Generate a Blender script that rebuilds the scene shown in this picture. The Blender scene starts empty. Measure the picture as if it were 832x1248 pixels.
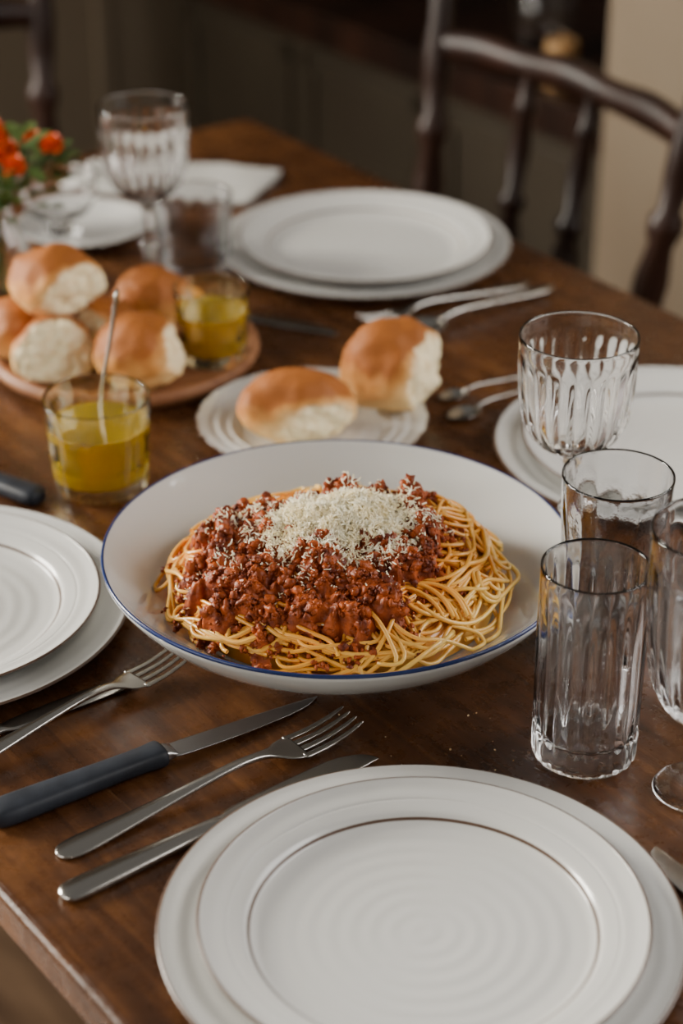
import bpy, bmesh, math, random
from mathutils import Vector, Quaternion, Matrix, noise
random.seed(7)
TZ = 0.75                      # table top height
PI = math.pi
ND = (0.81, 0.5864)            # room axis across the table
DD = (-0.5864, 0.81)           # room axis along the table
RA = math.atan2(DD[1], DD[0])
def W(n, d): return (ND[0]*n + DD[0]*d, ND[1]*n + DD[1]*d)

# ------------------------------------------------------------------ materials
def pmat(name, base, rough=.5, metal=0., spec=.5, trans=0., ior=1.45, coat=0., sub=0.,
         col2=None, nscale=5., ndetail=5., stretch=(1, 1, 1), lo=.35, hi=.65, bump=None, dist=0.):
    m = bpy.data.materials.new(name); m.use_nodes = True
    nt = m.node_tree; b = nt.nodes["Principled BSDF"]
    b.inputs["Base Color"].default_value = (*base, 1)
    b.inputs["Roughness"].default_value = rough
    b.inputs["Metallic"].default_value = metal
    b.inputs["Specular IOR Level"].default_value = spec
    b.inputs["Transmission Weight"].default_value = trans
    b.inputs["IOR"].default_value = ior
    b.inputs["Coat Weight"].default_value = coat
    b.inputs["Coat Roughness"].default_value = .08
    if sub:
        b.inputs["Subsurface Weight"].default_value = sub
        b.inputs["Subsurface Radius"].default_value = (1, .5, .25)
        b.inputs["Subsurface Scale"].default_value = .006
    tc = nt.nodes.new("ShaderNodeTexCoord"); mp = nt.nodes.new("ShaderNodeMapping")
    mp.inputs["Scale"].default_value = stretch
    nt.links.new(tc.outputs["Object"], mp.inputs["Vector"])
    if col2 is not None:
        n = nt.nodes.new("ShaderNodeTexNoise"); n.inputs["Scale"].default_value = nscale
        n.inputs["Detail"].default_value = ndetail; n.inputs["Distortion"].default_value = dist
        r = nt.nodes.new("ShaderNodeValToRGB"); r.name = "ramp"
        r.color_ramp.elements[0].position = lo; r.color_ramp.elements[0].color = (*base, 1)
        r.color_ramp.elements[1].position = hi; r.color_ramp.elements[1].color = (*col2, 1)
        nt.links.new(mp.outputs[0], n.inputs["Vector"]); nt.links.new(n.outputs["Fac"], r.inputs[0])
        nt.links.new(r.outputs[0], b.inputs["Base Color"])
    if bump:
        n2 = nt.nodes.new("ShaderNodeTexNoise"); n2.inputs["Scale"].default_value = bump[0]
        n2.inputs["Detail"].default_value = 4
        bp = nt.nodes.new("ShaderNodeBump"); bp.inputs["Strength"].default_value = bump[1]
        bp.inputs["Distance"].default_value = bump[2]
        nt.links.new(mp.outputs[0], n2.inputs["Vector"]); nt.links.new(n2.outputs["Fac"], bp.inputs["Height"])
        nt.links.new(bp.outputs[0], b.inputs["Normal"])
    return m

# china with faint throwing rings (concentric ripples) from object-space radius
def china():
    m = pmat("white_china", (.64, .635, .61), .20, spec=.5, coat=.25)
    nt = m.node_tree; b = nt.nodes["Principled BSDF"]; L = nt.links.new
    tc = nt.nodes.new("ShaderNodeTexCoord")
    wv = nt.nodes.new("ShaderNodeTexWave"); wv.wave_type = 'RINGS'; wv.rings_direction = 'Z'
    wv.inputs["Scale"].default_value = 27; wv.inputs["Distortion"].default_value = .8; wv.inputs["Detail"].default_value = 1
    bp = nt.nodes.new("ShaderNodeBump"); bp.inputs["Strength"].default_value = .28; bp.inputs["Distance"].default_value = .0011
    L(tc.outputs["Object"], wv.inputs["Vector"]); L(wv.outputs["Fac"], bp.inputs["Height"]); L(bp.outputs[0], b.inputs["Normal"])
    return m
M = {}
M['china'] = china()
M['brown'] = pmat("brown_glaze_line", (.10, .058, .038), .3)
M['blue'] = pmat("blue_glaze_rim", (.015, .03, .12), .2)
M['bowl'] = pmat("bowl_glaze", (.57, .575, .56), .08, spec=.5, coat=.5, bump=(9, .10, .004))
M['steel'] = pmat("brushed_steel", (.44, .42, .39), .22, metal=1., bump=(60, .1, .0005))
M['blade'] = pmat("knife_blade_steel", (.36, .35, .35), .26, metal=1.)
M['handle'] = pmat("blue_black_handle", (.010, .013, .020), .5, col2=(.022, .027, .038), nscale=60)
M['glass'] = pmat("clear_glass", (1, 1, 1), .0, trans=1., ior=1.42)
M['smoke'] = pmat("smoky_glass", (.86, .865, .88), .0, trans=1., ior=1.42, bump=(70, .25, .002))
M['amberglass'] = pmat("yellow_tinted_glass", (1, .95, .70), .0, trans=1., ior=1.42)
M['oil'] = pmat("olive_oil", (.92, .62, .0), .0, trans=.66, ior=1.34)
M['darkwood'] = pmat("dark_chair_wood", (.010, .004, .0025), .40, spec=.35, col2=(.03, .011, .006), nscale=12, stretch=(1, 1, .2))
M['board'] = pmat("board_wood", (.22, .085, .035), .55, col2=(.33, .15, .065), nscale=9, stretch=(1, 9, 1))
M['pasta'] = pmat("pasta", (.90, .40, .030), .26, coat=.3, sub=.14, col2=(.95, .60, .14), nscale=14, lo=.34, hi=.58)
M['sauce'] = pmat("meat_sauce", (.10, .013, .003), .44, spec=.28, coat=.07, col2=(.44, .085, .010), nscale=110, ndetail=8, lo=.32, hi=.68, bump=(400, .5, .002))
M['cheese'] = pmat("parmesan", (.96, .84, .54), .6, sub=.1, col2=(.99, .94, .74), nscale=90)
M['linen'] = pmat("white_linen", (.5, .49, .46), .85, bump=(300, .3, .001))
M['leaf'] = pmat("leaf_green", (.03, .07, .012), .5, col2=(.08, .12, .02), nscale=30)
M['petal'] = pmat("petal_orange_red", (.60, .03, .01), .5, col2=(.85, .17, .015), nscale=20)
M['crumb'] = pmat("bread_crumb_bits", (.8, .66, .42), .9, col2=(.6, .35, .14), nscale=200)
M['lightwall'] = pmat("plaster_warm", (.25, .19, .13), .8, col2=(.29, .23, .165), nscale=2.5)
M['creamwall'] = pmat("cream_paint", (.19, .145, .095), .6, col2=(.22, .175, .12), nscale=2)
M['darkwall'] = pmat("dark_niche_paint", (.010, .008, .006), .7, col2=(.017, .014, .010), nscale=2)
M['cab'] = pmat("umber_cabinet_paint", (.036, .027, .017), .5, col2=(.050, .038, .024), nscale=3)
M['white'] = pmat("window_paint", (.7, .7, .68), .4, col2=(.66, .66, .63), nscale=4)
M['amber'] = pmat("amber_candle", (.4, .22, .08), .4, sub=.2, col2=(.5, .3, .13), nscale=30)
M['floor'] = pmat("floor_boards", (.06, .033, .018), .45, col2=(.11, .065, .036), nscale=4, stretch=(1, 10, 1))

def stain():
    nt = M['pasta'].node_tree; b = nt.nodes["Principled BSDF"]; L = nt.links.new
    tc = nt.nodes.new("ShaderNodeTexCoord")
    mp = nt.nodes.new("ShaderNodeMapping"); mp.inputs["Location"].default_value = (.012, .030, 0); mp.inputs["Scale"].default_value = (1, 1.1, 0)
    ln = nt.nodes.new("ShaderNodeVectorMath"); ln.operation = 'LENGTH'
    L(tc.outputs["Object"], mp.inputs[0]); L(mp.outputs[0], ln.inputs[0])
    n = nt.nodes.new("ShaderNodeTexNoise"); n.inputs["Scale"].default_value = 40
    L(tc.outputs["Object"], n.inputs["Vector"])
    ma = nt.nodes.new("ShaderNodeMath"); ma.operation = 'MULTIPLY_ADD'; ma.inputs[1].default_value = .06
    L(n.outputs["Fac"], ma.inputs[0]); L(ln.outputs["Value"], ma.inputs[2])
    mr = nt.nodes.new("ShaderNodeMapRange"); mr.inputs[1].default_value = .105; mr.inputs[2].default_value = .155; mr.inputs[3].default_value = .9; mr.inputs[4].default_value = 0
    L(ma.outputs[0], mr.inputs[0])
    mx = nt.nodes.new("ShaderNodeMix"); mx.data_type = 'RGBA'
    L(mr.outputs[0], mx.inputs[0]); L(nt.nodes["ramp"].outputs[0], mx.inputs[6]); mx.inputs[7].default_value = (.84, .27, .012, 1)
    L(mx.outputs[2], b.inputs["Base Color"])
stain()

def table_wood():
    m = bpy.data.materials.new("walnut_table"); m.use_nodes = True; nt = m.node_tree
    b = nt.nodes["Principled BSDF"]; L = nt.links.new
    tc = nt.nodes.new("ShaderNodeTexCoord")
    mp = nt.nodes.new("ShaderNodeMapping"); mp.inputs["Scale"].default_value = (1.0, 16, 16)
    L(tc.outputs["Object"], mp.inputs["Vector"])
    n1 = nt.nodes.new("ShaderNodeTexNoise"); n1.inputs["Scale"].default_value = 5; n1.inputs["Detail"].default_value = 10; n1.inputs["Distortion"].default_value = .8; n1.inputs["Roughness"].default_value = .62
    L(mp.outputs[0], n1.inputs["Vector"])
    n2 = nt.nodes.new("ShaderNodeTexNoise"); n2.inputs["Scale"].default_value = 7; n2.inputs["Detail"].default_value = 12; n2.inputs["Roughness"].default_value = .74
    L(tc.outputs["Object"], n2.inputs["Vector"])
    mx = nt.nodes.new("ShaderNodeMath"); mx.operation = 'MULTIPLY_ADD'; mx.inputs[1].default_value = .36
    L(n1.outputs["Fac"], mx.inputs[0])
    m2 = nt.nodes.new("ShaderNodeMath"); m2.operation = 'MULTIPLY'; m2.inputs[1].default_value = .64
    L(n2.outputs["Fac"], m2.inputs[0]); L(m2.outputs[0], mx.inputs[2])
    r = nt.nodes.new("ShaderNodeValToRGB"); e = r.color_ramp.elements
    e[0].position = .36; e[0].color = (.022, .0078, .0026, 1)
    e[1].position = .64; e[1].color = (.170, .066, .019, 1)
    k = e.new(.5); k.color = (.074, .0265, .0080, 1)
    L(mx.outputs[0], r.inputs[0])
    mp2 = nt.nodes.new("ShaderNodeMapping"); mp2.inputs["Scale"].default_value = (3, 60, 1); mp2.inputs["Rotation"].default_value = (0, 0, .6)
    L(tc.outputs["Object"], mp2.inputs["Vector"])
    n5 = nt.nodes.new("ShaderNodeTexNoise"); n5.inputs["Scale"].default_value = 4; n5.inputs["Detail"].default_value = 6
    L(mp2.outputs[0], n5.inputs["Vector"])
    sc = nt.nodes.new("ShaderNodeMapRange"); sc.inputs[1].default_value = .66; sc.inputs[2].default_value = .74; sc.inputs[3].default_value = 0; sc.inputs[4].default_value = .4
    L(n5.outputs["Fac"], sc.inputs[0])
    mc = nt.nodes.new("ShaderNodeMix"); mc.data_type = 'RGBA'; mc.inputs[7].default_value = (.20, .095, .038, 1)
    L(sc.outputs[0], mc.inputs[0]); L(r.outputs[0], mc.inputs[6]); L(mc.outputs[2], b.inputs["Base Color"])
    n4 = nt.nodes.new("ShaderNodeTexNoise"); n4.inputs["Scale"].default_value = 60; n4.inputs["Detail"].default_value = 10; n4.inputs["Roughness"].default_value = .65
    L(tc.outputs["Object"], n4.inputs["Vector"])
    rr = nt.nodes.new("ShaderNodeMapRange"); rr.inputs[1].default_value = .3; rr.inputs[2].default_value = .7; rr.inputs[3].default_value = .17; rr.inputs[4].default_value = .42
    L(n4.outputs["Fac"], rr.inputs[0]); L(rr.outputs[0], b.inputs["Roughness"])
    bp = nt.nodes.new("ShaderNodeBump"); bp.inputs["Strength"].default_value = .3; bp.inputs["Distance"].default_value = .002
    ad = nt.nodes.new("ShaderNodeMath"); ad.operation = 'ADD'
    L(n1.outputs["Fac"], ad.inputs[0]); L(n4.outputs["Fac"], ad.inputs[1])
    L(ad.outputs[0], bp.inputs["Height"]); L(bp.outputs[0], b.inputs["Normal"])
    return m
M['table'] = table_wood()

def bread_mat():
    m = bpy.data.materials.new("bread_crust"); m.use_nodes = True; nt = m.node_tree
    b = nt.nodes["Principled BSDF"]; L = nt.links.new
    at = nt.nodes.new("ShaderNodeVertexColor"); at.layer_name = "bread"
    sp = nt.nodes.new("ShaderNodeSeparateColor"); L(at.outputs[0], sp.inputs[0])
    tc = nt.nodes.new("ShaderNodeTexCoord")
    n = nt.nodes.new("ShaderNodeTexNoise"); n.inputs["Scale"].default_value = 35; n.inputs["Detail"].default_value = 9; n.inputs["Roughness"].default_value = .68
    L(tc.outputs["Object"], n.inputs["Vector"])
    ad = nt.nodes.new("ShaderNodeMath"); ad.operation = 'MULTIPLY_ADD'; ad.inputs[1].default_value = .6
    L(n.outputs["Fac"], ad.inputs[0]); L(sp.outputs[1], ad.inputs[2])
    r = nt.nodes.new("ShaderNodeValToRGB"); e = r.color_ramp.elements
    e[0].position = .50; e[0].color = (.84, .57, .25, 1)
    e[1].position = 1.08; e[1].color = (.34, .105, .018, 1)
    k = e.new(.84); k.color = (.60, .265, .065, 1)
    L(ad.outputs[0], r.inputs[0])
    n3 = nt.nodes.new("ShaderNodeTexNoise"); n3.inputs["Scale"].default_value = 170; n3.inputs["Detail"].default_value = 4
    L(tc.outputs["Object"], n3.inputs["Vector"])
    r3 = nt.nodes.new("ShaderNodeValToRGB"); r3.color_ramp.elements[0].position = .28; r3.color_ramp.elements[0].color = (.80, .58, .29, 1)
    r3.color_ramp.elements[1].position = .52; r3.color_ramp.elements[1].color = (.95, .81, .52, 1)
    L(n3.outputs["Fac"], r3.inputs[0])
    mx = nt.nodes.new("ShaderNodeMix"); mx.data_type = 'RGBA'
    L(sp.outputs[0], mx.inputs[0]); L(r.outputs[0], mx.inputs[6]); L(r3.outputs[0], mx.inputs[7])
    L(mx.outputs[2], b.inputs["Base Color"])
    b.inputs["Roughness"].default_value = .62
    b.inputs["Specular IOR Level"].default_value = .28
    b.inputs["Subsurface Weight"].default_value = .05; b.inputs["Subsurface Scale"].default_value = .004
    ml = nt.nodes.new("ShaderNodeMath"); ml.operation = 'MULTIPLY_ADD'; ml.inputs[1].default_value = .45; ml.inputs[2].default_value = .25
    L(sp.outputs[0], ml.inputs[0])
    bp = nt.nodes.new("ShaderNodeBump"); bp.inputs["Distance"].default_value = .002
    L(ml.outputs[0], bp.inputs["Strength"]); L(n3.outputs["Fac"], bp.inputs["Height"]); L(bp.outputs[0], b.inputs["Normal"])
    return m
M['bread'] = bread_mat()

# ------------------------------------------------------------------ mesh helpers
def link(o, parent=None):
    bpy.context.scene.collection.objects.link(o)
    if parent: o.parent = parent
    return o
def empty(name, loc=(0, 0, 0), rz=0):
    o = bpy.data.objects.new(name, None); o.empty_display_size = .05
    o.location = loc; o.rotation_euler = (0, 0, rz); return link(o)
def mesh(name, vs, fs, mats, parent=None, loc=(0, 0, 0), rz=0, smooth=True, mi=None, recalc=True):
    me = bpy.data.meshes.new(name); me.from_pydata([tuple(v) for v in vs], [], fs)
    for m in mats: me.materials.append(m)
    if mi: me.polygons.foreach_set("material_index", mi)
    me.polygons.foreach_set("use_smooth", [smooth]*len(me.polygons))
    if recalc:
        bm = bmesh.new(); bm.from_mesh(me)
        bmesh.ops.remove_doubles(bm, verts=bm.verts, dist=1e-6)
        bmesh.ops.recalc_face_normals(bm, faces=bm.faces)
        bm.to_mesh(me); bm.free()
    me.update()
    o = bpy.data.objects.new(name, me); o.location = loc; o.rotation_euler = (0, 0, rz)
    return link(o, parent)
def catmull(P, sub):
    out = []
    n = len(P)
    for i in range(n-1):
        p0 = P[max(i-1, 0)]; p1 = P[i]; p2 = P[i+1]; p3 = P[min(i+2, n-1)]
        for k in range(sub):
            t = k/sub
            v = [0.5*((2*b)+(-a+c)*t+(2*a-5*b+4*c-d)*t*t+(-a+3*b-3*c+d)*t**3) for a, b, c, d in zip(p0, p1, p2, p3)]
            out.append(v)
    out.append(list(P[-1])); return out
def lathe(name, prof, mats, segs=96, sub=4, parent=None, loc=(0, 0, 0), ribs=0, smooth=True):
    """prof: (r,z[,mat_index[,rib_amp]])"""
    P = [(p[0], p[1], p[3] if len(p) > 3 else 0.) for p in prof]
    mids = [(p[2] if len(p) > 2 else 0) for p in prof]
    C = catmull(P, sub)
    vs = []; fs = []; mi = []
    for r, z, a in C:
        r = max(r, 0)
        for s in range(segs):
            th = 2*PI*s/segs
            rr = r + (a*(abs(math.cos(th*ribs/2))-.6) if ribs else 0)
            vs.append((rr*math.cos(th), rr*math.sin(th), z))
    for i in range(len(C)-1):
        for s in range(segs):
            t = (s+1) % segs
            a, b, c, d = i*segs+s, i*segs+t, (i+1)*segs+t, (i+1)*segs+s
            fs.append((a, b, c, d)); mi.append(mids[i//sub])
    me = bpy.data.meshes.new(name); me.from_pydata(vs, [], fs)
    for m in mats: me.materials.append(m)
    me.polygons.foreach_set("material_index", mi)
    bm = bmesh.new(); bm.from_mesh(me)
    for v in bm.verts:
        if math.hypot(v.co.x, v.co.y) < 1e-5: v.co.x = v.co.y = 0
    bmesh.ops.remove_doubles(bm, verts=bm.verts, dist=1e-6)
    bmesh.ops.dissolve_degenerate(bm, dist=1e-7, edges=bm.edges)
    bmesh.ops.recalc_face_normals(bm, faces=bm.faces)
    for f in bm.faces: f.smooth = smooth
    bm.to_mesh(me); bm.free()
    o = bpy.data.objects.new(name, me); o.location = loc
    return link(o, parent)
def loft_data(st, vs, fs, n=12, sup=2.6):
    """stations (x,yc,zc,hw,ht)"""
    base = len(vs)
    for (x, yc, zc, hw, ht) in st:
        for k in range(n):
            a = 2*PI*k/n; c, s = math.cos(a), math.sin(a)
            vs.append((x, yc+hw*math.copysign(abs(c)**(2/sup), c), zc+ht*math.copysign(abs(s)**(2/sup), s)))
    for i in range(len(st)-1):
        for k in range(n):
            j = (k+1) % n
            fs.append((base+i*n+k, base+i*n+j, base+(i+1)*n+j, base+(i+1)*n+k))
    fs.append(tuple(base+k for k in range(n))[::-1]); e = base+(len(st)-1)*n
    fs.append(tuple(e+k for k in range(n)))
def turned(name, p0, p1, prof, mat, parent=None, segs=20):
    p0 = Vector(p0); p1 = Vector(p1); ax = p1-p0; L = ax.length
    q = Vector((0, 0, 1)).rotation_difference(ax)
    vs = []; fs = []
    for t, r in prof:
        for s in range(segs):
            a = 2*PI*s/segs
            vs.append(p0+q @ Vector((r*math.cos(a), r*math.sin(a), t*L)))
    m = len(prof)
    for i in range(m-1):
        for s in range(segs):
            t = (s+1) % segs
            fs.append((i*segs+s, i*segs+t, (i+1)*segs+t, (i+1)*segs+s))
    fs.append(tuple(range(segs))[::-1]); fs.append(tuple((m-1)*segs+s for s in range(segs)))
    return mesh(name, vs, fs, [mat], parent)
def boxes(name, bl, mats, parent=None, loc=(0, 0, 0), rz=0, bevel=0., mi=None):
    vs = []; fs = []; ml = []
    for q, (x0, x1, y0, y1, z0, z1) in enumerate(bl):
        b = len(vs)
        vs += [(x0, y0, z0), (x1, y0, z0), (x1, y1, z0), (x0, y1, z0), (x0, y0, z1), (x1, y0, z1), (x1, y1, z1), (x0, y1, z1)]
        fs += [(b, b+3, b+2, b+1), (b+4, b+5, b+6, b+7), (b, b+1, b+5, b+4), (b+1, b+2, b+6, b+5), (b+2, b+3, b+7, b+6), (b+3, b, b+4, b+7)]
        ml += [mi[q] if mi else 0]*6
    o = mesh(name, vs, fs, mats, parent, loc, rz, smooth=False, mi=ml, recalc=False)
    if bevel:
        bv = o.modifiers.new("bevel", 'BEVEL'); bv.width = bevel; bv.segments = 3
    return o
def nd_boxes(name, bl, mats, bevel=0., mi=None, parent=None):
    """boxes given as (n0,n1,d0,d1,z0,z1) in room axes"""
    c = bl[0]; cn = (c[0]+c[1])/2; cd = (c[2]+c[3])/2; x, y = W(cn, cd)
    loc = (x, y, 0); L = []
    for (n0, n1, d0, d1, z0, z1) in bl:
        L.append((d0-cd, d1-cd, -(n1-cn), -(n0-cn), z0, z1))
    return boxes(name, L, mats, parent, loc, RA, bevel, mi)

# ------------------------------------------------------------------ room
H = 2.5
w0, w1, a0, a1 = -1.25, -.15, .85, 2.2
r0, r1 = -.75, .75
nd_boxes("floor", [(-1.7, 2.6, -1.6, 3.5, -.05, 0)], [M['floor']])
nd_boxes("wall_right", [(1.92, 2.55, 1.0, 2.03, 0, H), (1.92, 2.04, r1, 1.0, 0, H), (1.92, 2.04, -1.6, r0, 0, H), (1.92, 2.04, r0, r1, 0, a0), (1.92, 2.04, r0, r1, a1, H)], [M['lightwall']])
nd_boxes("baseboard_right", [(1.90, 1.92, -1.6, 2.03, 0, .12)], [M['creamwall']], .004)
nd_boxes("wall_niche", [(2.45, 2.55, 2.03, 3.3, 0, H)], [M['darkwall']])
nd_boxes("wall_back", [(w1, 2.55, 3.3, 3.4, 0, H), (-1.6, w0, 3.3, 3.4, 0, H), (w0, w1, 3.3, 3.4, 0, a0), (w0, w1, 3.3, 3.4, a1, H)], [M['creamwall']])
tr = []
for n0 in (.15, .75, 1.35):
    n1 = n0+.5
    for z0, z1 in ((.2, .82), (1.0, 2.3)):
        tr += [(n0, n1, 3.285, 3.3, z0, z0+.025), (n0, n1, 3.285, 3.3, z1-.025, z1), (n0, n0+.025, 3.285, 3.3, z0, z1), (n1-.025, n1, 3.285, 3.3, z0, z1)]
nd_boxes("trim_1", tr, [M['creamwall']])
nd_boxes("baseboard_back", [(-1.6, 2.45, 3.28, 3.3, 0, .12)], [M['creamwall']])
l0, l1 = .3, 2.1
nd_boxes("wall_left", [(-1.7, -1.6, -1.6, l0, 0, H), (-1.7, -1.6, l1, 3.4, 0, H), (-1.7, -1.6, l0, l1, 0, a0), (-1.7, -1.6, l0, l1, a1, H)], [M['creamwall']])
def win(name, axis, p, q0, q1):
    L = []
    f = .05
    def bx(u0, u1, z0, z1, e=.03):
        L.append((u0, u1, p-e, p+e, z0, z1) if axis == 'd' else (p-e, p+e, u0, u1, z0, z1))
    bx(q0, q0+f, a0, a1); bx(q1-f, q1, a0, a1); bx(q0, q1, a0, a0+f); bx(q0, q1, a1-f, a1)
    m = (q0+q1)/2; bx(m-.03, m+.03, a0, a1)
    for k in (1, 2): z = a0+(a1-a0)*k/3; bx(q0, q1, z-.012, z+.012, .015)
    for k in (.25, .75): u = q0+(q1-q0)*k; bx(u-.012, u+.012, a0, a1, .015)
    nd_boxes(name, L, [M['white']])
win("window_1", 'd', 3.35, w0, w1)
win("window_2", 'n', -1.65, l0, l1)
win("window_3", 'n', 1.98, r0, r1)

def area(name, n, d, z, tn, td, tz, sx, sy, power, col):
    L = bpy.data.lights.new(name, 'AREA'); L.shape = 'RECTANGLE'; L.size = sx; L.size_y = sy
    L.energy = power; L.color = col
    o = bpy.data.objects.new(name, L); x, y = W(n, d); o.location = (x, y, z)
    tx, ty = W(tn, td)
    o.rotation_euler = (Vector((tx, ty, tz))-Vector((x, y, z))).to_track_quat('-Z', 'Y').to_euler()
    link(o)
area("daylight_window_1", (w0+w1)/2, 3.55, 1.6, .3, 1.5, .75, 1.3, 1.4, 400, (1, .94, .83))
area("daylight_window_2", -1.85, 1.2, 1.6, .5, 1.2, .9, 1.9, 1.4, 45, (1, .95, .88))
area("daylight_window_3", 2.2, 0, 1.6, 1.0, .8, .8, 1.5, 1.4, 60, (1, .97, .94))
w = bpy.data.worlds.new("room_ambient"); bpy.context.scene.world = w; w.use_nodes = True
bg = w.node_tree.nodes["Background"]; bg.inputs[0].default_value = (1, .95, .88, 1); bg.inputs[1].default_value = .21

# ------------------------------------------------------------------ sideboard
sb = nd_boxes("sideboard", [(1.96, 2.42, 2.07, 3.2, 0, .55), (1.93, 2.44, 2.05, 3.23, .55, .605)] +
    [b for d0 in (2.10, 2.48, 2.85) for b in (
        (1.952, 1.96, d0, d0+.33, .06, .09), (1.952, 1.96, d0, d0+.33, .49, .52),
        (1.952, 1.96, d0, d0+.03, .06, .52), (1.952, 1.96, d0+.30, d0+.33, .06, .52))],
    [M['cab'], M['darkwood']], .003, mi=[0, 1]+[0]*12)
x, y = W(2.07, 2.34)
lathe("glass_vase", [(0, 0), (.035, 0), (.045, .02), (.05, .07), (.035, .13), (.045, .18), (.042, .18), (.032, .13), (.046, .07), (.04, .02), (0, .012)], [M['glass']], 48, 4, loc=(x, y, .605))
x, y = W(1.99, 2.20)
lathe("pillar_candle", [(0, 0), (.022, 0), (.024, .01), (.024, .06), (.02, .068), (.006, .064), (.003, .068), (.0015, .08), (0, .08)], [M['amber']], 32, 3, loc=(x, y, .605))

# ------------------------------------------------------------------ table
tx, ty = W(.8375, 1.085)
tab = empty("dining_table", (tx, ty, 0), RA)
hl, hw = .885, .4525
boxes("table_top", [(-hl, hl, -hw, hw, TZ-.03, TZ)], [M['table']], tab, bevel=.005)
ap = .05
boxes("apron", [(-hl+ap, hl-ap, -hw+ap, -hw+ap+.02, .64, .72), (-hl+ap, hl-ap, hw-ap-.02, hw-ap, .64, .72),
                (-hl+ap, -hl+ap+.02, -hw+ap+.02, hw-ap-.02, .64, .72), (hl-ap-.02, hl-ap, -hw+ap+.02, hw-ap-.02, .64, .72)], [M['table']], tab)
tp = [(0, .018), (.04, .022), (.06, .016), (.1, .022), (.45, .03), (.6, .026), (.63, .034), (.66, .026), (.7, .034), (.72, .035), (1, .035)]
i = 1
for sx in (-1, 1):
    for sy in (-1, 1):
        cx, cy = sx*(hl-ap-.045), sy*(hw-ap-.045)
        turned("leg_%d" % i, (cx, cy, 0), (cx, cy, .72), tp, M['table'], tab); i += 1

# ------------------------------------------------------------------ chairs (local +x = front)
SP = [(0, .010), (.05, .012), (.1, .016), (.13, .011), (.15, .018), (.18, .018), (.2, .011), (.3, .014), (.42, .018), (.5, .015), (.55, .010), (.57, .017), (.60, .017), (.62, .010), (.75, .014), (.85, .010), (.87, .015), (.9, .010), (1, .009)]
PO = [(0, .014), (.08, .018), (.12, .013), (.14, .021), (.18, .021), (.2, .014), (.32, .018), (.42, .020), (.5, .014), (.53, .020), (.56, .020), (.58, .013), (.66, .017), (.74, .018), (.80, .014), (.88, .014), (.9, .011), (.92, .017), (.96, .017), (.99, .010), (1, .004)]
LG = [(0, .013), (.1, .018), (.14, .014), (.17, .02), (.5, .025), (.7, .022), (.73, .03), (.77, .03), (.8, .02), (1, .018)]
def chair(x, y, rz):
    e = empty("dining_chair", (x, y, 0), rz); m = M['darkwood']
    vs = []; fs = []; N = 40; R = 8
    for k in range(2):
        for r in range(R+1):
            for s in range(N):
                a = 2*PI*s/N; c, q = math.cos(a), math.sin(a); f = r/R
                px = .215*math.copysign(abs(c)**.7, c)*f; py = .225*math.copysign(abs(q)**.7, q)*f*(1+.06*c)
                z = .45-.012*(1-f**3) if k == 0 else .425+.006*f**6
                if r == R: z = .445 if k == 0 else .43
                vs.append((px+.20, py, z))
    for k in range(2):
        o = k*(R+1)*N
        for r in range(R):
            for s in range(N):
                t = (s+1) % N; fs.append((o+r*N+s, o+r*N+t, o+(r+1)*N+t, o+(r+1)*N+s))
    for s in range(N):
        t = (s+1) % N; fs.append((R*N+s, R*N+t, (R+1)*N+R*N+t, (R+1)*N+R*N+s))
    mesh("seat", vs, fs, [m], e)
    turned("post_1", (.045, .175, .44), (-.022, .229, .945), PO, m, e)
    turned("post_2", (.045, -.175, .44), (-.022, -.222, .945), PO, m, e)
    for i, (ya, yb) in enumerate(((-.052, -.062), (.040, .046))):
        turned("spindle_%d" % (i+1), (.035, ya, .44), (-.024, yb, .82), SP, m, e)
    vs = []; fs = []; K = 24
    for k in range(K+1):
        t = k/K*2-1; yy = t*.214; bx = -.004-.022*(1-t*t)
        up = .833+.008*(1-t*t)+.003*math.cos(t*9); lo = .800+.008*(1-t*t)
        for dx, z in ((-.009, lo), (.009, lo), (.011, (lo+up)/2), (.007, up), (-.007, up), (-.011, (lo+up)/2)):
            vs.append((bx+dx, yy, z))
    for k in range(K):
        for s in range(6):
            t = (s+1) % 6; fs.append((k*6+s, k*6+t, (k+1)*6+t, (k+1)*6+s))
    fs.append(tuple(range(6))); fs.append(tuple(K*6+s for s in range(6)))
    mesh("crest_rail", vs, fs, [m], e)
    i = 1
    for px, py in ((.06, .15), (.06, -.15), (.35, .17), (.35, -.17)):
        turned("leg_%d" % i, (px+(px-.2)*.25, py*1.18, 0), (px, py, .435), LG, m, e); i += 1
    turned("stretcher_1", (.06, .165, .2), (.36, .185, .2), SP, m, e)
    turned("stretcher_2", (.06, -.165, .2), (.36, -.185, .2), SP, m, e)
    turned("stretcher_3", (.21, -.175, .2), (.21, .175, .2), SP, m, e)
x, y = W(1.515, 1.69); chair(x, y, math.atan2(-ND[1], -ND[0]))
x, y = W(.985, 2.30); chair(x, y, math.atan2(-DD[1], -DD[0]))

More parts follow.
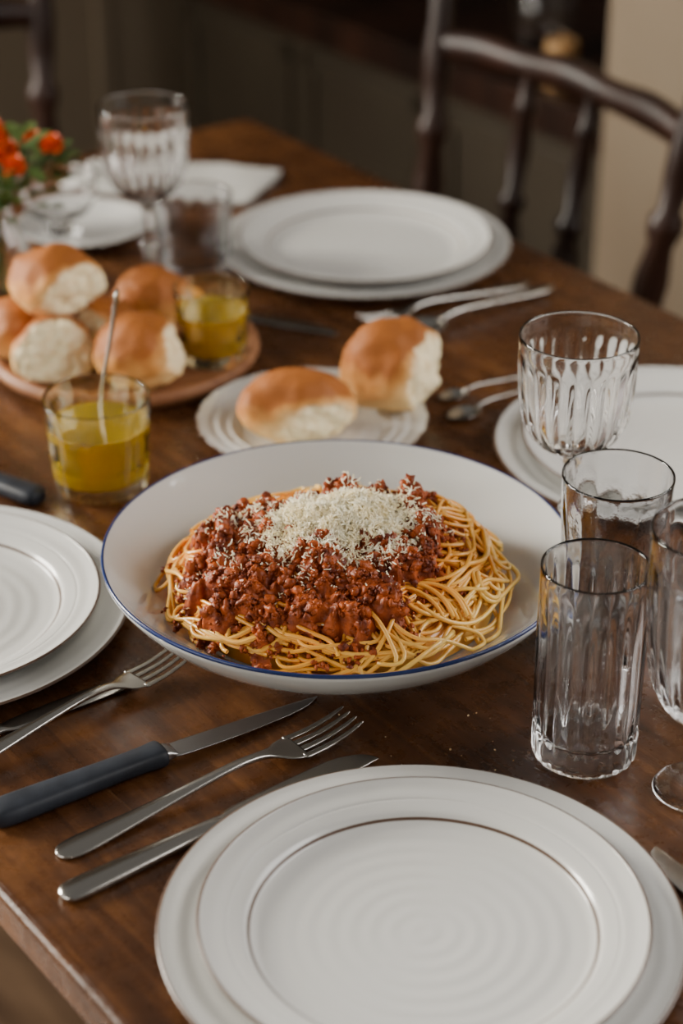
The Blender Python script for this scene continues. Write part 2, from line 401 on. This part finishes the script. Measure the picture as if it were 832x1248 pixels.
# ------------------------------------------------------------------ plates
def charger(x, y):
    p = [(0, .004), (.06, .004), (.09, .0045), (.100, .006), (.108, .0095), (.120, .0118), (.132, .0138), (.1425, .0155),
         (.1446, .0160, 1), (.1459, .0155, 1), (.1455, .0145), (.135, .011), (.115, .0075), (.098, .001), (.095, 0), (.088, .0008), (.05, .001), (0, .001)]
    lathe("charger_plate", p, [M['china'], M['brown']], 128, 4, loc=(x, y, TZ))
def dinner(x, y):
    p = [(0, .0044), (.03, .0044), (.06, .0044), (.082, .0046), (.090, .0058), (.0945, .0078), (.0956, .0086, 1), (.0973, .0098), (.0995, .0118),
         (.1035, .0136), (.107, .0146), (.1085, .0146), (.110, .0153), (.117, .0170), (.1222, .0190), (.1232, .0197, 1), (.1244, .0194, 1), (.1242, .0184), (.115, .0148), (.104, .0118), (.096, .0065), (.083, .0008), (.08, 0), (.075, .001), (.04, .001), (0, .001)]
    lathe("dinner_plate", p, [M['china'], M['brown']], 128, 4, loc=(x, y, TZ+.0048))
for x, y in ((.044, .886), (-.2936, 1.2231), (.0221, 1.912), (.2688, 1.4698)):
    charger(x, y); dinner(x+.001, y-.003)
lathe("side_plate", [(0, .004), (.05, .004), (.060, .0055), (.066, .0092), (.068, .0100, 0, .001), (.070, .0094, 0, .001), (.076, .0112), (.078, .0118, 0, .0018), (.080, .0112, 0, .0018), (.086, .0130), (.0925, .0148, 0, .001), (.0945, .0154, 1, .001), (.0952, .0148, 1, .001), (.094, .0136, 0, .001),
     (.082, .0102), (.065, .005), (.060, 0), (.056, 0), (.053, .001), (0, .001)], [M['china'], M['brown']], 240, 4, loc=(-.024, 1.519, TZ), ribs=24)

# ------------------------------------------------------------------ serving bowl
BX, BY = -.002, 1.2154
bp_ = [(0, .012), (.04, .0122), (.065, .0145), (.09, .0215), (.115, .033), (.135, .0455), (.150, .057), (.1572, .0635), (.1594, .0653, 1), (.1606, .0658, 1), (.1615, .0648, 1), (.1612, .0632), (.1600, .0595),
       (.153, .050), (.140, .0375), (.120, .0245), (.100, .014), (.086, .0075), (.082, .004), (.081, 0), (.076, 0), (.073, .005), (.04, .006), (0, .006)]
lathe("serving_bowl", bp_, [M['bowl'], M['blue']], 160, 4, loc=(BX, BY, TZ))
def bowl_in(r):
    P = bp_[:9]
    for a, b in zip(P, P[1:]):
        if r <= b[0]: return a[1]+(b[1]-a[1])*(r-a[0])/(b[0]-a[0])
    return .066

# ------------------------------------------------------------------ pasta dish
CY = -.012
def mound(x, y):
    r = math.hypot(x, y-CY)/.128
    h = .035+.044*max(0, 1-r*r)**.70 if r < 1 else .035-.03*(r-1)
    h += .018*math.exp(-((x-.066)**2+(y-.018)**2)/(.034**2))
    h += .008*math.exp(-((x-.088)**2+(y+.050)**2)/(.026**2))
    h += .006*math.exp(-((x+.085)**2+(y+.01)**2)/(.03**2))
    h += .004*math.exp(-((x-.02)**2+(y-.045)**2)/(.03**2))
    h += .006*math.exp(-((x-.03)**2+(y+.105)**2)/(.022**2))
    h += .004*math.exp(-((x+.06)**2+(y+.09)**2)/(.02**2))
    return h
food = empty("spaghetti_bolognese", (BX, BY, TZ))
vs = []; fs = []; N = 96; R = 24
for r in range(R+1):
    rr = .106*r/R
    for s in range(N):
        a = 2*PI*s/N; x, y = rr*math.cos(a), CY+rr*math.sin(a)
        vs.append((x, y, max(mound(x, y)-.007 if r < R else .03, bowl_in(math.hypot(x, y))+.001)))
for r in range(R):
    for s in range(N):
        t = (s+1) % N; fs.append((r*N+s, r*N+t, (r+1)*N+t, (r+1)*N+s))
mesh("pasta_core", vs, fs, [M['pasta']], food)
vs = []; fs = []; SR = .00155; NS = 7
def tube(pts, rad):
    base = len(vs); n = len(pts)
    for i, p in enumerate(pts):
        t = (pts[min(i+1, n-1)]-pts[max(i-1, 0)]).normalized()
        u = t.cross(Vector((0, 0, 1)));
        if u.length < 1e-4: u = Vector((1, 0, 0))
        u.normalize(); v = u.cross(t)
        for k in range(NS):
            a = 2*PI*k/NS
            vs.append(p+(u*math.cos(a)+v*math.sin(a))*rad)
    for i in range(n-1):
        for k in range(NS):
            j = (k+1) % NS
            fs.append((base+i*NS+k, base+i*NS+j, base+(i+1)*NS+j, base+(i+1)*NS+k))
    fs.append(tuple(base+k for k in range(NS))); fs.append(tuple(base+(n-1)*NS+k for k in range(NS))[::-1])
def strand(x, y, hd, k0, kk, n, lay, lim, amp=.0025, phs=None):
    ph = random.uniform(0, 6); ph2 = random.uniform(0, 6); pts = []; sg = 1 if k0 > 0 else -1
    if phs: ph, ph2 = phs
    for s in range(n):
        r = math.hypot(x, y-CY)
        z = mound(x, y)+lay+amp*math.sin(ph+s*.17)
        z = max(z, bowl_in(math.hypot(x, y))+SR*1.1)
        pts.append(Vector((x, y, z)))
        ang = math.atan2(y-CY, x)
        lm = lim+.010*noise.noise(Vector((math.cos(ang)*2.2, math.sin(ang)*2.2, 7)))
        if r > lm:
            want = ang+sg*(PI/2+min(1.1, (r-lm)*75))
            dlt = (want-hd+PI) % (2*PI)-PI
            hd += dlt*.34
        else: hd += (k0+kk*math.sin(ph2+s*.09))*.0032
        x += math.cos(hd)*.0032; y += math.sin(hd)*.0032
    tube(pts, SR*random.uniform(.88, 1.1))
for i in range(340):                        # loose tangle
    a = random.uniform(0, 2*PI); rr = .115*math.sqrt(random.uniform(.1, 1))
    strand(rr*math.cos(a), CY+rr*math.sin(a), random.uniform(0, 2*PI), random.choice((-1, 1))/random.uniform(.015, .07), random.uniform(10, 45), random.randint(18, 50),
           random.uniform(-.006, .004), random.uniform(.085, .116), .0038)
for i in range(40):                         # bundles of strands running together
    a = random.uniform(0, 2*PI); rr = random.uniform(.06, .108)
    x0, y0 = rr*math.cos(a), CY+rr*math.sin(a); hd = random.uniform(0, 2*PI)
    k0 = random.choice((-1, 1))/random.uniform(.014, .035); kk = random.uniform(3, 25); lim = random.uniform(.092, .115)
    phs = (random.uniform(0, 6), random.uniform(0, 6)); n0 = random.randint(20, 40); ly = random.uniform(-.001, .0035)
    for j in range(random.randint(3, 7)):
        off = (j-3)*.0033
        strand(x0+off*math.cos(hd+PI/2), y0+off*math.sin(hd+PI/2), hd+random.gauss(0, .05), k0, kk, n0+random.randint(-5, 5), ly+.002*math.sin(j*2.1), lim, .0024, (phs[0]+random.gauss(0, .25), phs[1]+random.gauss(0, .15)))
mesh("spaghetti_strands", vs, fs, [M['pasta']], food, recalc=False)
# sauce
def smask(x, y):
    dx, dy = (x+.017)/.096, (y+.030)/.083
    a = math.atan2(dy, dx); r = math.hypot(dx, dy)
    edge = 1+.20*noise.noise(Vector((math.cos(a)*1.6, math.sin(a)*1.6, 3.3)))+.22*noise.noise(Vector((math.cos(a)*5, math.sin(a)*5, 1.3)))+.15*noise.noise(Vector((x*130, y*130, 1.3)))
    return 1-r/edge
def stop(x, y):
    m = smask(x, y)
    t = min(1, max(0, m)/.17); t = t*t*(3-2*t)
    c = noise.noise(Vector((x*40, y*40, 0)))+.9*noise.noise(Vector((x*95, y*95, 5)))+.5*noise.noise(Vector((x*230, y*230, 5)))
    return mound(x, y)-.001+t*(.0145+.0080*c)
vs = []; fs = []; idx = {}; G = 300
for i in range(G+1):
    for j in range(G+1):
        x = -.135+.26*i/G; y = -.145+.22*j/G
        if smask(x, y) > -.04 and stop(x, y) > bowl_in(math.hypot(x, y)): idx[(i, j)] = len(vs); vs.append((x, y, stop(x, y)))
for i in range(G):
    for j in range(G):
        q = [(i, j), (i+1, j), (i+1, j+1), (i, j+1)]
        if all(k in idx for k in q): fs.append(tuple(idx[k] for k in q))
def ico(sub):
    bm = bmesh.new(); bmesh.ops.create_icosphere(bm, subdivisions=sub, radius=1)
    bm.verts.ensure_lookup_table()
    v = [x.co.copy() for x in bm.verts]; f = [tuple(q.index for q in g.verts) for g in bm.faces]; bm.free(); return v, f
IV, IF = ico(2); IV1, IF1 = ico(1)
def blob(c, r, sq, seed, big=True, amp=.5):
    V, F = (IV, IF) if big else (IV1, IF1)
    b = len(vs); q = Quaternion((random.gauss(0, 1), random.gauss(0, 1), random.gauss(0, 1), random.gauss(0, 1))).normalized()
    for v in V:
        w_ = q @ Vector((v.x*sq[0], v.y*sq[1], v.z*sq[2]))
        vs.append(c+w_*r*(1+amp*noise.noise(v*2.3+Vector((seed, 0, 0)))+amp*.6*noise.noise(v*5+Vector((0, seed, 0)))))
    for f in F: fs.append(tuple(b+k for k in f))
cnt = 0
while cnt < 5200:
    x = random.uniform(-.13, .11); y = random.uniform(-.13, .07); m = smask(x, y)
    if m < -.10 or (m < .03 and random.random() < .5): continue
    if noise.noise(Vector((x*60, y*60, 8))) < -.2: cnt += 1; continue
    r = random.choice((.0008, .0011, .0014, .0018, .0024))*random.uniform(.8, 1.2)
    if m > .03 and random.random() < .07: r = random.uniform(.0028, .0046)
    z = stop(x, y)+(.0030 if m < .03 else 0)
    if z < bowl_in(math.hypot(x, y))+r: continue
    blob(Vector((x, y, z)), r, (1, random.uniform(.6, 1.3), random.uniform(.5, 1)), cnt*.37, r > .0014, .8); cnt += 1
mesh("meat_sauce", vs, fs, [M['sauce']], food, recalc=False)
# parmesan
vs = []; fs = []
HX, HY = .000, -.015
def hp(x, y): return math.exp(-(((x-HX)/.041)**2+((y-HY)/.029)**2)**1.1)
def cz(x, y):
    return stop(x, y)*.45+(mound(x, y)+.0115)*.55+.010*hp(x, y)+.0035*noise.noise(Vector((x*85, y*85, 4)))
for i in range(10500):
    core = i < 7200
    if core: x = random.gauss(HX, .023); y = random.gauss(HY, .0165)
    else: x = random.gauss(HX-.012, .040); y = random.gauss(HY-.008, .026)
    if smask(x, y) < .05: continue
    if not core and noise.noise(Vector((x*45, y*45, 9))) < .0: continue
    L_ = random.uniform(.0018, .0075) if core else random.uniform(.0012, .0048); wd = random.uniform(.0006, .0012)
    q = Quaternion((random.gauss(0, 1), random.gauss(0, 1), random.gauss(0, 1), random.gauss(0, 1))).normalized()
    h = hp(x, y)
    zz = (cz(x, y) if h > .12 else stop(x, y)+.0012)+random.uniform(-.001, .0065)*h+.0008
    c = Vector((x, y, max(zz, stop(x, y)+.0008)))
    b = len(vs); bend = random.uniform(-.6, .6)
    for t in (-1, 0, 1):
        for u, v in ((-1, -.5), (1, -.5), (1, .5), (-1, .5)):
            tw = .55 if t else 1
            vs.append(c+q @ Vector((t*L_*.5, u*wd*.5*tw, v*wd*.6*tw+bend*L_*(1-t*t)*.5)))
    for s in range(2):
        for k in range(4):
            j = (k+1) % 4; fs.append((b+s*4+k, b+s*4+j, b+(s+1)*4+j, b+(s+1)*4+k))
    fs.append((b, b+3, b+2, b+1)); fs.append((b+8, b+9, b+10, b+11))
G = 90; idx = {}
for i in range(G+1):
    for j in range(G+1):
        x = -.07+.14*i/G; y = -.065+.11*j/G
        m = hp(x, y)+.35*noise.noise(Vector((x*70, y*70, 2)))
        if m > .38 and smask(x, y) > .06: idx[(i, j)] = len(vs); vs.append(Vector((x, y, cz(x, y)+.0006+.003*noise.noise(Vector((x*400, y*400, 2))))))
for i in range(G):
    for j in range(G):
        q = [(i, j), (i+1, j), (i+1, j+1), (i, j+1)]
        if all(k in idx for k in q): fs.append(tuple(idx[k] for k in q))
mesh("grated_parmesan", vs, fs, [M['cheese']], food, smooth=False, recalc=False)

# ------------------------------------------------------------------ bread rolls
BV, BF = ico(5)
def roll(x, y, z, sx, sy, sz, torn, off, rz, seed, tilt=0.):
    """torn: local direction of the torn face, off: its distance (fraction)"""
    td = Vector(torn).normalized(); vs = []; cols = []
    sd = Vector((seed*3.1, seed*1.7, 0))
    for v in BV:
        n1 = noise.noise(v*1.1+sd)*.16+noise.noise(v*3+sd)*.06+noise.noise(v*9+sd)*.010
        p = Vector((v.x, v.y, v.z))*(1+n1)
        p.z = p.z if p.z > 0 else p.z*.62
        g = (v.z*.5+.5)
        t = p.dot(td); c = 0.
        o2 = off+.15*noise.noise(p*2.3+sd)
        g = g-.28*max(0, 1-abs(t-o2)/.30)
        if t > o2:
            p -= td*(t-o2)*.60
            p += td*(.09*noise.noise(p*5+sd)+.06*noise.noise(p*12+sd))
            c = min(1, (t-o2)/.14)
        vs.append(Vector((p.x*sx, p.y*sy, p.z*sz))); cols.append((c, max(g, 0), 0, 1))
    if tilt:
        R_ = Matrix.Rotation(tilt, 3, 'X'); vs = [R_ @ v for v in vs]
    mz = min(v.z for v in vs)
    fl = mz+.004
    for v in vs:
        if v.z < fl: v.z = fl-(fl-v.z)*.2
    mz = min(v.z for v in vs)
    for v in vs: v.z -= mz
    me = bpy.data.meshes.new("bread_roll"); me.from_pydata([tuple(v) for v in vs], [], BF)
    me.materials.append(M['bread']); me.polygons.foreach_set("use_smooth", [True]*len(me.polygons))
    ca = me.color_attributes.new("bread", 'FLOAT_COLOR', 'POINT')
    ca.data.foreach_set("color", [c for q in cols for c in q])
    o = bpy.data.objects.new("bread_roll", me); o.location = (x, y, z); o.rotation_euler = (0, 0, rz); link(o)
roll(-.037, 1.504, TZ+.006, .048, .037, .036, (.45, -.85, -.25), .62, 0, 1)
roll(.043, 1.554, TZ+.010, .043, .040, .046, (.92, -.35, .0), .58, 0, 2)
BZ = TZ+.0165
roll(-.243, 1.590, BZ, .036, .034, .034, (.25, -.85, .35), .25, 0, 3)
roll(-.170, 1.580, BZ, .039, .035, .040, (.9, -.3, .1), .75, .2, 4)
roll(-.280, 1.648, BZ, .036, .034, .032, (-.9, -.1, .1), .9, 0, 5)
roll(-.208, 1.648, BZ, .034, .034, .032, (-.3, -.9, .1), .6, 0, 6)
roll(-.170, 1.712, BZ, .036, .032, .032, (0, .9, .1), .8, 0, 7)
roll(-.243, 1.640, BZ+.043, .043, .038, .036, (.75, -.55, -.2), .45, 0, 8)
lathe("wooden_bread_board", [(0, .0155), (.06, .0155), (.100, .0158), (.108, .0172), (.113, .0185), (.1175, .017), (.119, .011), (.112, .003), (.100, 0), (.05, 0), (0, 0)], [M['board']], 96, 4, loc=(-.192, 1.664, TZ+.0))
vs = []; fs = []
for i in range(22):
    x = random.uniform(-.02, .12); y = random.uniform(.99, 1.12)
    if math.hypot(x-.044, y-.886) < .155 or math.hypot(x-BX, y-BY) < .1: continue
    blob(Vector((x, y, .0004)), random.uniform(.0003, .0008), (1, .8, .6), i)
mesh("bread_crumbs", vs, fs, [M['crumb']], None, loc=(0, 0, TZ), recalc=False)

# ------------------------------------------------------------------ glasses
def goblet(name, x, y, h, R, bowlz, foot, ribs=24, mat='glass', sc=1.):
    A = .0018
    p = [(0, .0), (foot*.6, .0), (foot*.97, .0004), (foot, .0018), (foot*.9, .0032), (foot*.45, .0055), (.0075, .010), (.0048, .02), (.0052, bowlz*.45), (.0085, bowlz*.55), (.0052, bowlz*.65), (.0060, bowlz*.9),
         (.011, bowlz, 0, 0.0), (R*.62, bowlz+(h-bowlz)*.10, 0, A*.6), (R*.86, bowlz+(h-bowlz)*.27, 0, A), (R*.95, bowlz+(h-bowlz)*.5, 0, A), (R*.985, bowlz+(h-bowlz)*.72, 0, A*.8), (R, bowlz+(h-bowlz)*.86, 0, 0), (R*1.0, h-.001),
         (R-.0006, h), (R-.0011, h-.001), (R-.0014, bowlz+(h-bowlz)*.86), (R*.985-.0032, bowlz+(h-bowlz)*.72), (R*.95-.0036, bowlz+(h-bowlz)*.5), (R*.86-.0040, bowlz+(h-bowlz)*.29), (R*.58, bowlz+(h-bowlz)*.15), (R*.25, bowlz+(h-bowlz)*.09), (0, bowlz+(h-bowlz)*.08)]
    lathe(name, p, [M[mat]], 192, 3, loc=(x, y, TZ), ribs=ribs)
def tumbler(name, x, y, h, R, Rb, ribs, amp, mat='glass', base=.012, z=0, parent=None, wall=.0014, top=.86):
    p = [(0, .0), (Rb*.7, .0), (Rb*.94, .0005), (Rb, .003, 0, amp*.5), (Rb+(R-Rb)*.15, h*.12, 0, amp), (Rb+(R-Rb)*.45, h*.4, 0, amp), (Rb+(R-Rb)*.7, h*.66, 0, amp), (Rb+(R-Rb)*.9, h*top, 0, amp*.3), (R, h-.0012),
         (R-wall*.4, h), (R-wall*.8, h-.0012), (Rb+(R-Rb)*.9-wall, h*top), (Rb+(R-Rb)*.7-wall-amp*.6, h*.66), (Rb+(R-Rb)*.45-wall-amp*.6, h*.4), (Rb-wall*1.2-amp*.6, base+.010), (Rb*.82, base+.001), (Rb*.5, base-.001), (0, base-.001)]
    return lathe(name, p, [M[mat]], 192, 3, parent=parent, loc=(x, y, TZ+z), ribs=ribs)
goblet("wine_goblet", .1634, 1.293, .188, .0415, .098, .030)
goblet("wine_goblet", -.180, 1.806, .188, .0415, .098, .030)
goblet("wine_goblet", .2190, 1.027, .184, .0410, .050, .027)
tumbler("highball_glass", .1535, 1.0678, .136, .0335, .0325, 20, .0024, base=.016)
tumbler("smoky_tumbler", .1835, 1.203, .127, .0375, .030, 12, .0018, 'smoke', base=.012)
tumbler("smoky_tumbler", -.1425, 1.870, .080, .0375, .033, 12, .0012, 'smoke')
def oil_glass(name, x, y, h, R, Rb, lvl, z=0):
    e = empty(name, (x, y, TZ+z))
    tumbler("tumbler", 0, 0, h, R, Rb, 12, .0014, 'amberglass', base=.009, z=-TZ, parent=e)
    wl = .0014; rt = Rb+(R-Rb)*(lvl/h)-wl-.0004
    lathe("olive_oil", [(0, .0082), (Rb*.5, .0084), (Rb*.82, .0098), (Rb-wl*1.2-.0003, .018), (rt-.0003, lvl-.003), (rt, lvl), (rt-.002, lvl-.0004), (0, lvl-.0005)], [M['oil']], 96, 3, parent=e)
    return e
og = oil_glass("olive_oil_glass", -.189, 1.428, .077, .0415, .036, .054)
oil_glass("olive_oil_glass", -.112, 1.632, .066, .0330, .028, .046, .0162)

# ------------------------------------------------------------------ cutlery (local x from handle end to tip)
def finish(name, vs, fs, end, tip, mats, mi=None, z=0., parent=None):
    mz = min(v[2] for v in vs); vs = [(v[0], v[1], v[2]-mz) for v in vs]
    a = math.atan2(tip[1]-end[1], tip[0]-end[0])
    return mesh(name, vs, fs, mats, parent, loc=(end[0], end[1], TZ+z), rz=a, mi=mi)
HND = [(0, 0, .0030, .002, .0008), (.002, 0, .0030, .0055, .0013), (.006, 0, .003, .0078, .0016), (.014, 0, .0032, .0088, .0018), (.03, 0, .004, .0078, .0018), (.06, 0, .006, .0055, .0018), (.09, 0, .0085, .0040, .0019), (.12, 0, .0105, .0032, .0020)]
def length(a, b): return math.hypot(a[0]-b[0], a[1]-b[1])
def fork(end, tip, name="dinner_fork", z=0.):
    k = length(end, tip)/.205; vs = []; fs = []
    def S(L): return [(x*k, y*k, zz*k, w*k, t*k) for x, y, zz, w, t in L]
    st = HND+[(.137, 0, .0095, .0034, .0020), (.146, 0, .0075, .0060, .0016), (.152, 0, .0060, .0098, .0013), (.158, 0, .0050, .0120, .0012), (.164, 0, .0045, .0126, .0011)]
    loft_data([tuple(q) for q in catmull(S(st), 3)], vs, fs)
    for j in range(4):
        yc = (-1.5+j)*.0070
        t = [(.161, yc, .0046, .0027, .0011), (.168, yc, .0042, .0024, .0011), (.180, yc*.98, .0046, .0020, .0010), (.192, yc*.96, .0065, .0017, .0010), (.201, yc*.94, .0090, .0013, .0008), (.205, yc*.93, .0103, .0006, .0005)]
        loft_data([tuple(q) for q in catmull(S(t), 3)], vs, fs, 8)
    return finish(name, vs, fs, end, tip, [M['steel']], z=z)
def spoon(end, tip, name="dinner_spoon", z=0., parent=None, ln=None):
    k = (ln or length(end, tip))/.205; vs = []; fs = []
    def S(L): return [(x*k, y*k, zz*k, w*k, t*k) for x, y, zz, w, t in L]
    st = HND+[(.137, 0, .0100, .0032, .0020), (.146, 0, .0085, .0036, .0016), (.153, 0, .0065, .0050, .0010)]
    loft_data([tuple(q) for q in catmull(S(st), 3)], vs, fs)
    N = 32; R = 8; b = len(vs)
    for s_ in (0, 1):
        for r in range(R+1):
            f = r/R
            for s in range(N):
                a = 2*PI*s/N; c = math.cos(a); q = math.sin(a)
                wy = .0200*(1-.12*c)
                vs.append(((.177+.029*c*f)*k, wy*q*f*k, (.0065-.0075*(1-f**2.2)-(0.0011 if s_ else 0)*(1-.2*f))*k))
    for s_ in (0, 1):
        o = b+s_*(R+1)*N
        for r in range(R):
            for s in range(N):
                t = (s+1) % N; fs.append((o+r*N+s, o+r*N+t, o+(r+1)*N+t, o+(r+1)*N+s))
    o2 = b+(R+1)*N
    for s in range(N):
        t = (s+1) % N; fs.append((b+R*N+s, b+R*N+t, o2+R*N+t, o2+R*N+s))
    return finish(name, vs, fs, end, tip, [M['steel']], z=z, parent=parent)
def table_knife(end, tip, name="table_knife", z=0.):
    k = length(end, tip)/.21; vs = []; fs = []
    st = [(0, 0, .003, .002, .001), (.002, 0, .003, .006, .002), (.008, 0, .003, .0085, .0028), (.03, 0, .003, .0080, .0030), (.08, 0, .003, .0060, .0030), (.10, 0, .003, .0052, .0028), (.106, 0, .0028, .0062, .0016),
          (.115, .0006, .0026, .0080, .0008), (.15, .0006, .0026, .0092, .0007), (.185, .0004, .0026, .0090, .0006), (.198, -.001, .0026, .0072, .0006), (.206, -.003, .0026, .0045, .0005), (.21, -.006, .0026, .001, .0003)]
    loft_data([tuple(q) for q in catmull([(x*k, y*k, zz*k, w*k, t*k) for x, y, zz, w, t in st], 3)], vs, fs)
    return finish(name, vs, fs, end, tip, [M['steel']], z=z)
def steak_knife(end, tip, name="dark_handled_knife"):
    k = length(end, tip)/.232; e = empty(name, (end[0], end[1], TZ), math.atan2(tip[1]-end[1], tip[0]-end[0]))
    def mk(nm, st, mat):
        vs = []; fs = []
        loft_data([tuple(q) for q in catmull([(x*k, y*k, zz*k, w*k, t*k) for x, y, zz, w, t in st], 4)], vs, fs, 16, 3)
        mesh(nm, vs, fs, [M[mat]], e)
    mk("handle", [(-.004, 0, .0065, .003, .003), (-.002, 0, .0065, .0085, .0055), (.006, 0, .0068, .0108, .0066), (.03, 0, .0068, .0104, .0066), (.07, 0, .0068, .0092, .0062), (.098, 0, .0068, .0090, .0062), (.110, 0, .0068, .0098, .0066), (.1135, 0, .0068, .0085, .0055), (.1145, 0, .0068, .004, .003)], 'handle')
    mk("bolster", [(.1130, 0, .0066, .0072, .0045), (.117, 0, .0064, .0070, .0038), (.121, 0, .0060, .0072, .0018)], 'blade')
    mk("blade", [(.119, 0, .0058, .0074, .0012), (.13, .0002, .0050, .0082, .0011), (.17, .0004, .0035, .0076, .0009), (.205, .0016, .0022, .0056, .0007), (.222, .0034, .0014, .0032, .0005), (.232, .0054, .0010, .0004, .0003)], 'blade')
    return e
fork((-.1671, .9602), (.0074, 1.095))
table_knife((-.160, .9207), (.0187, 1.0615))
steak_knife((-.2075, .9925), (-.013, 1.1232))
fork((-.249, 1.026), (-.1055, 1.1657), z=.006)
table_knife((-.290, 1.036), (-.1413, 1.1447))
steak_knife((-.2356, 1.396), (-.42, 1.525))
fork((.1786, 1.8366), (.018, 1.7366))
spoon((.201, 1.822), (.052, 1.704))
table_knife((-.172, 1.790), (-.002, 1.718))
spoon((.166, 1.631), (.084, 1.577), "teaspoon")
spoon((.180, 1.612), (.090, 1.538), "teaspoon")
table_knife((.275, .812), (.181, .965))
s = spoon((0, 0), (1, 0), "teaspoon_in_oil", ln=.152, parent=og)
s.location = (.024, .004, .163)
s.rotation_euler = (0, math.radians(82.5), math.radians(170))

# ------------------------------------------------------------------ napkin, saucer, bowl, flowers
vs = []; fs = []; G = 40
def npk(u, v, top):
    x = (u-.5)*.21; y = (v-.5)*.12
    z = .004+.004*noise.noise(Vector((x*22, y*22, 1)))+.004*math.exp(-((v-.55-.25*u)/.06)**2)+.003*math.exp(-((v-.2+.2*u)/.05)**2)
    x += .012*noise.noise(Vector((u*2, v*2, 4))); y += .02*noise.noise(Vector((u*2.5, v*2, 7)))-(.03*(1-u) if v > .5 else 0)
    return (x, y, max(z, .003) if top else 0.0005)
for k in (1, 0):
    for i in range(G+1):
        for j in range(G+1): vs.append(npk(i/G, j/G, k))
Q = (G+1)**2
for k in (0, 1):
    for i in range(G):
        for j in range(G):
            a = k*Q+i*(G+1)+j; fs.append((a, a+G+1, a+G+2, a+1))
for i in range(G):
    for (a, b) in ((i*(G+1), (i+1)*(G+1)), (i*(G+1)+G, (i+1)*(G+1)+G), (i, i+1), (G*(G+1)+i, G*(G+1)+i+1)):
        fs.append((a, b, b+Q, a+Q))
mesh("linen_napkin", vs, fs, [M['linen']], loc=(-.185, 2.130, TZ), rz=math.radians(-18))
lathe("saucer", [(0, .004), (.03, .004), (.045, .006), (.062, .012), (.066, .0135), (.067, .0125), (.055, .006), (.035, 0), (.03, 0), (0, .001)], [M['china']], 72, 4, loc=(-.262, 1.972, TZ))
lathe("glass_dessert_bowl", [(0, 0), (.018, 0), (.022, .002), (.012, .008), (.012, .014), (.03, .022), (.040, .038), (.042, .058), (.0412, .0585), (.040, .058), (.038, .039), (.028, .026), (0, .020)], [M['glass']], 144, 4, loc=(-.287, 1.968, TZ+.0045), ribs=18)
fl = empty("flower_arrangement", (-.322, 1.79, TZ))
lathe("vase", [(0, 0), (.026, 0), (.030, .004), (.034, .035), (.028, .07), (.018, .09), (.022, .108), (.0205, .1085), (.016, .09), (.025, .07), (.031, .035), (.026, .010), (0, .008)], [M['glass']], 72, 4, parent=fl)
vs = []; fs = []; blooms = []
svs = []; sfs = []
random.seed(21)
for i in range(13):
    a = random.uniform(0, 2*PI); r = random.uniform(.005, .055)
    c = Vector((r*math.cos(a)+.018, r*math.sin(a), random.uniform(.135, .175)-r*.35))
    blooms.append(c)
def petal(c, d, L_, w_, tgt, up=.3):
    V, F = tgt; d = d.normalized(); s = d.cross(Vector((0, 0, 1)));
    if s.length < .01: s = Vector((1, 0, 0))
    s.normalize(); n = s.cross(d); b = len(V)
    for t, ww, h in ((0, .15, 0), (.35, .8, .10), (.7, 1, .12), (1, .1, .02)):
        p = c+d*L_*t+n*L_*h*up
        V.append(p-s*w_*ww); V.append(p+n*(-w_*.25*ww)); V.append(p+s*w_*ww)
    for k in range(3):
        for j in (0, 1): F.append((b+k*3+j, b+k*3+j+1, b+k*3+j+4, b+k*3+j+3))
for c in blooms[:9]:
    for k in range(34):
        z = 1-1.5*k/34; ph = k*2.4
        d = Vector((math.cos(ph)*math.sqrt(max(0, 1-z*z)), math.sin(ph)*math.sqrt(max(0, 1-z*z)), z))
        petal(c+d*.002, d, .010, .0045, (vs, fs))
mesh("blooms", vs, fs, [M['petal']], fl, recalc=False)
for i in range(110):
    a = random.uniform(0, 2*PI); r = random.uniform(.01, .05); c = Vector((r*math.cos(a)+.018, r*math.sin(a), random.uniform(.10, .155)))
    petal(c, Vector((math.cos(a), math.sin(a), random.uniform(-.4, .7))), random.uniform(.018, .032), .007, (svs, sfs), 1.)
mesh("leaves", svs, sfs, [M['leaf']], fl, recalc=False)
vs = []; fs = []
for c in blooms:
    p0 = Vector((random.uniform(-.01, .01), random.uniform(-.01, .01), .012)); pm = Vector((0, 0, .095))+Vector((random.uniform(-.008, .008), random.uniform(-.008, .008), 0))
    tube([p0.lerp(pm, k/6) for k in range(6)]+[pm.lerp(c, k/6) for k in range(7)], .0012)
mesh("stems", vs, fs, [M['leaf']], fl, recalc=False)

# ------------------------------------------------------------------ camera
cam = bpy.data.cameras.new("camera"); co = bpy.data.objects.new("camera", cam); link(co)
co.location = (0, 0, 1.51); co.rotation_euler = (math.radians(90-28.8), 0, 0)
cam.sensor_fit = 'HORIZONTAL'; cam.sensor_width = 36; cam.lens = 108.2; cam.clip_start = .02
cam.dof.use_dof = True; cam.dof.focus_distance = 1.31; cam.dof.aperture_fstop = 5.6
bpy.context.scene.camera = co
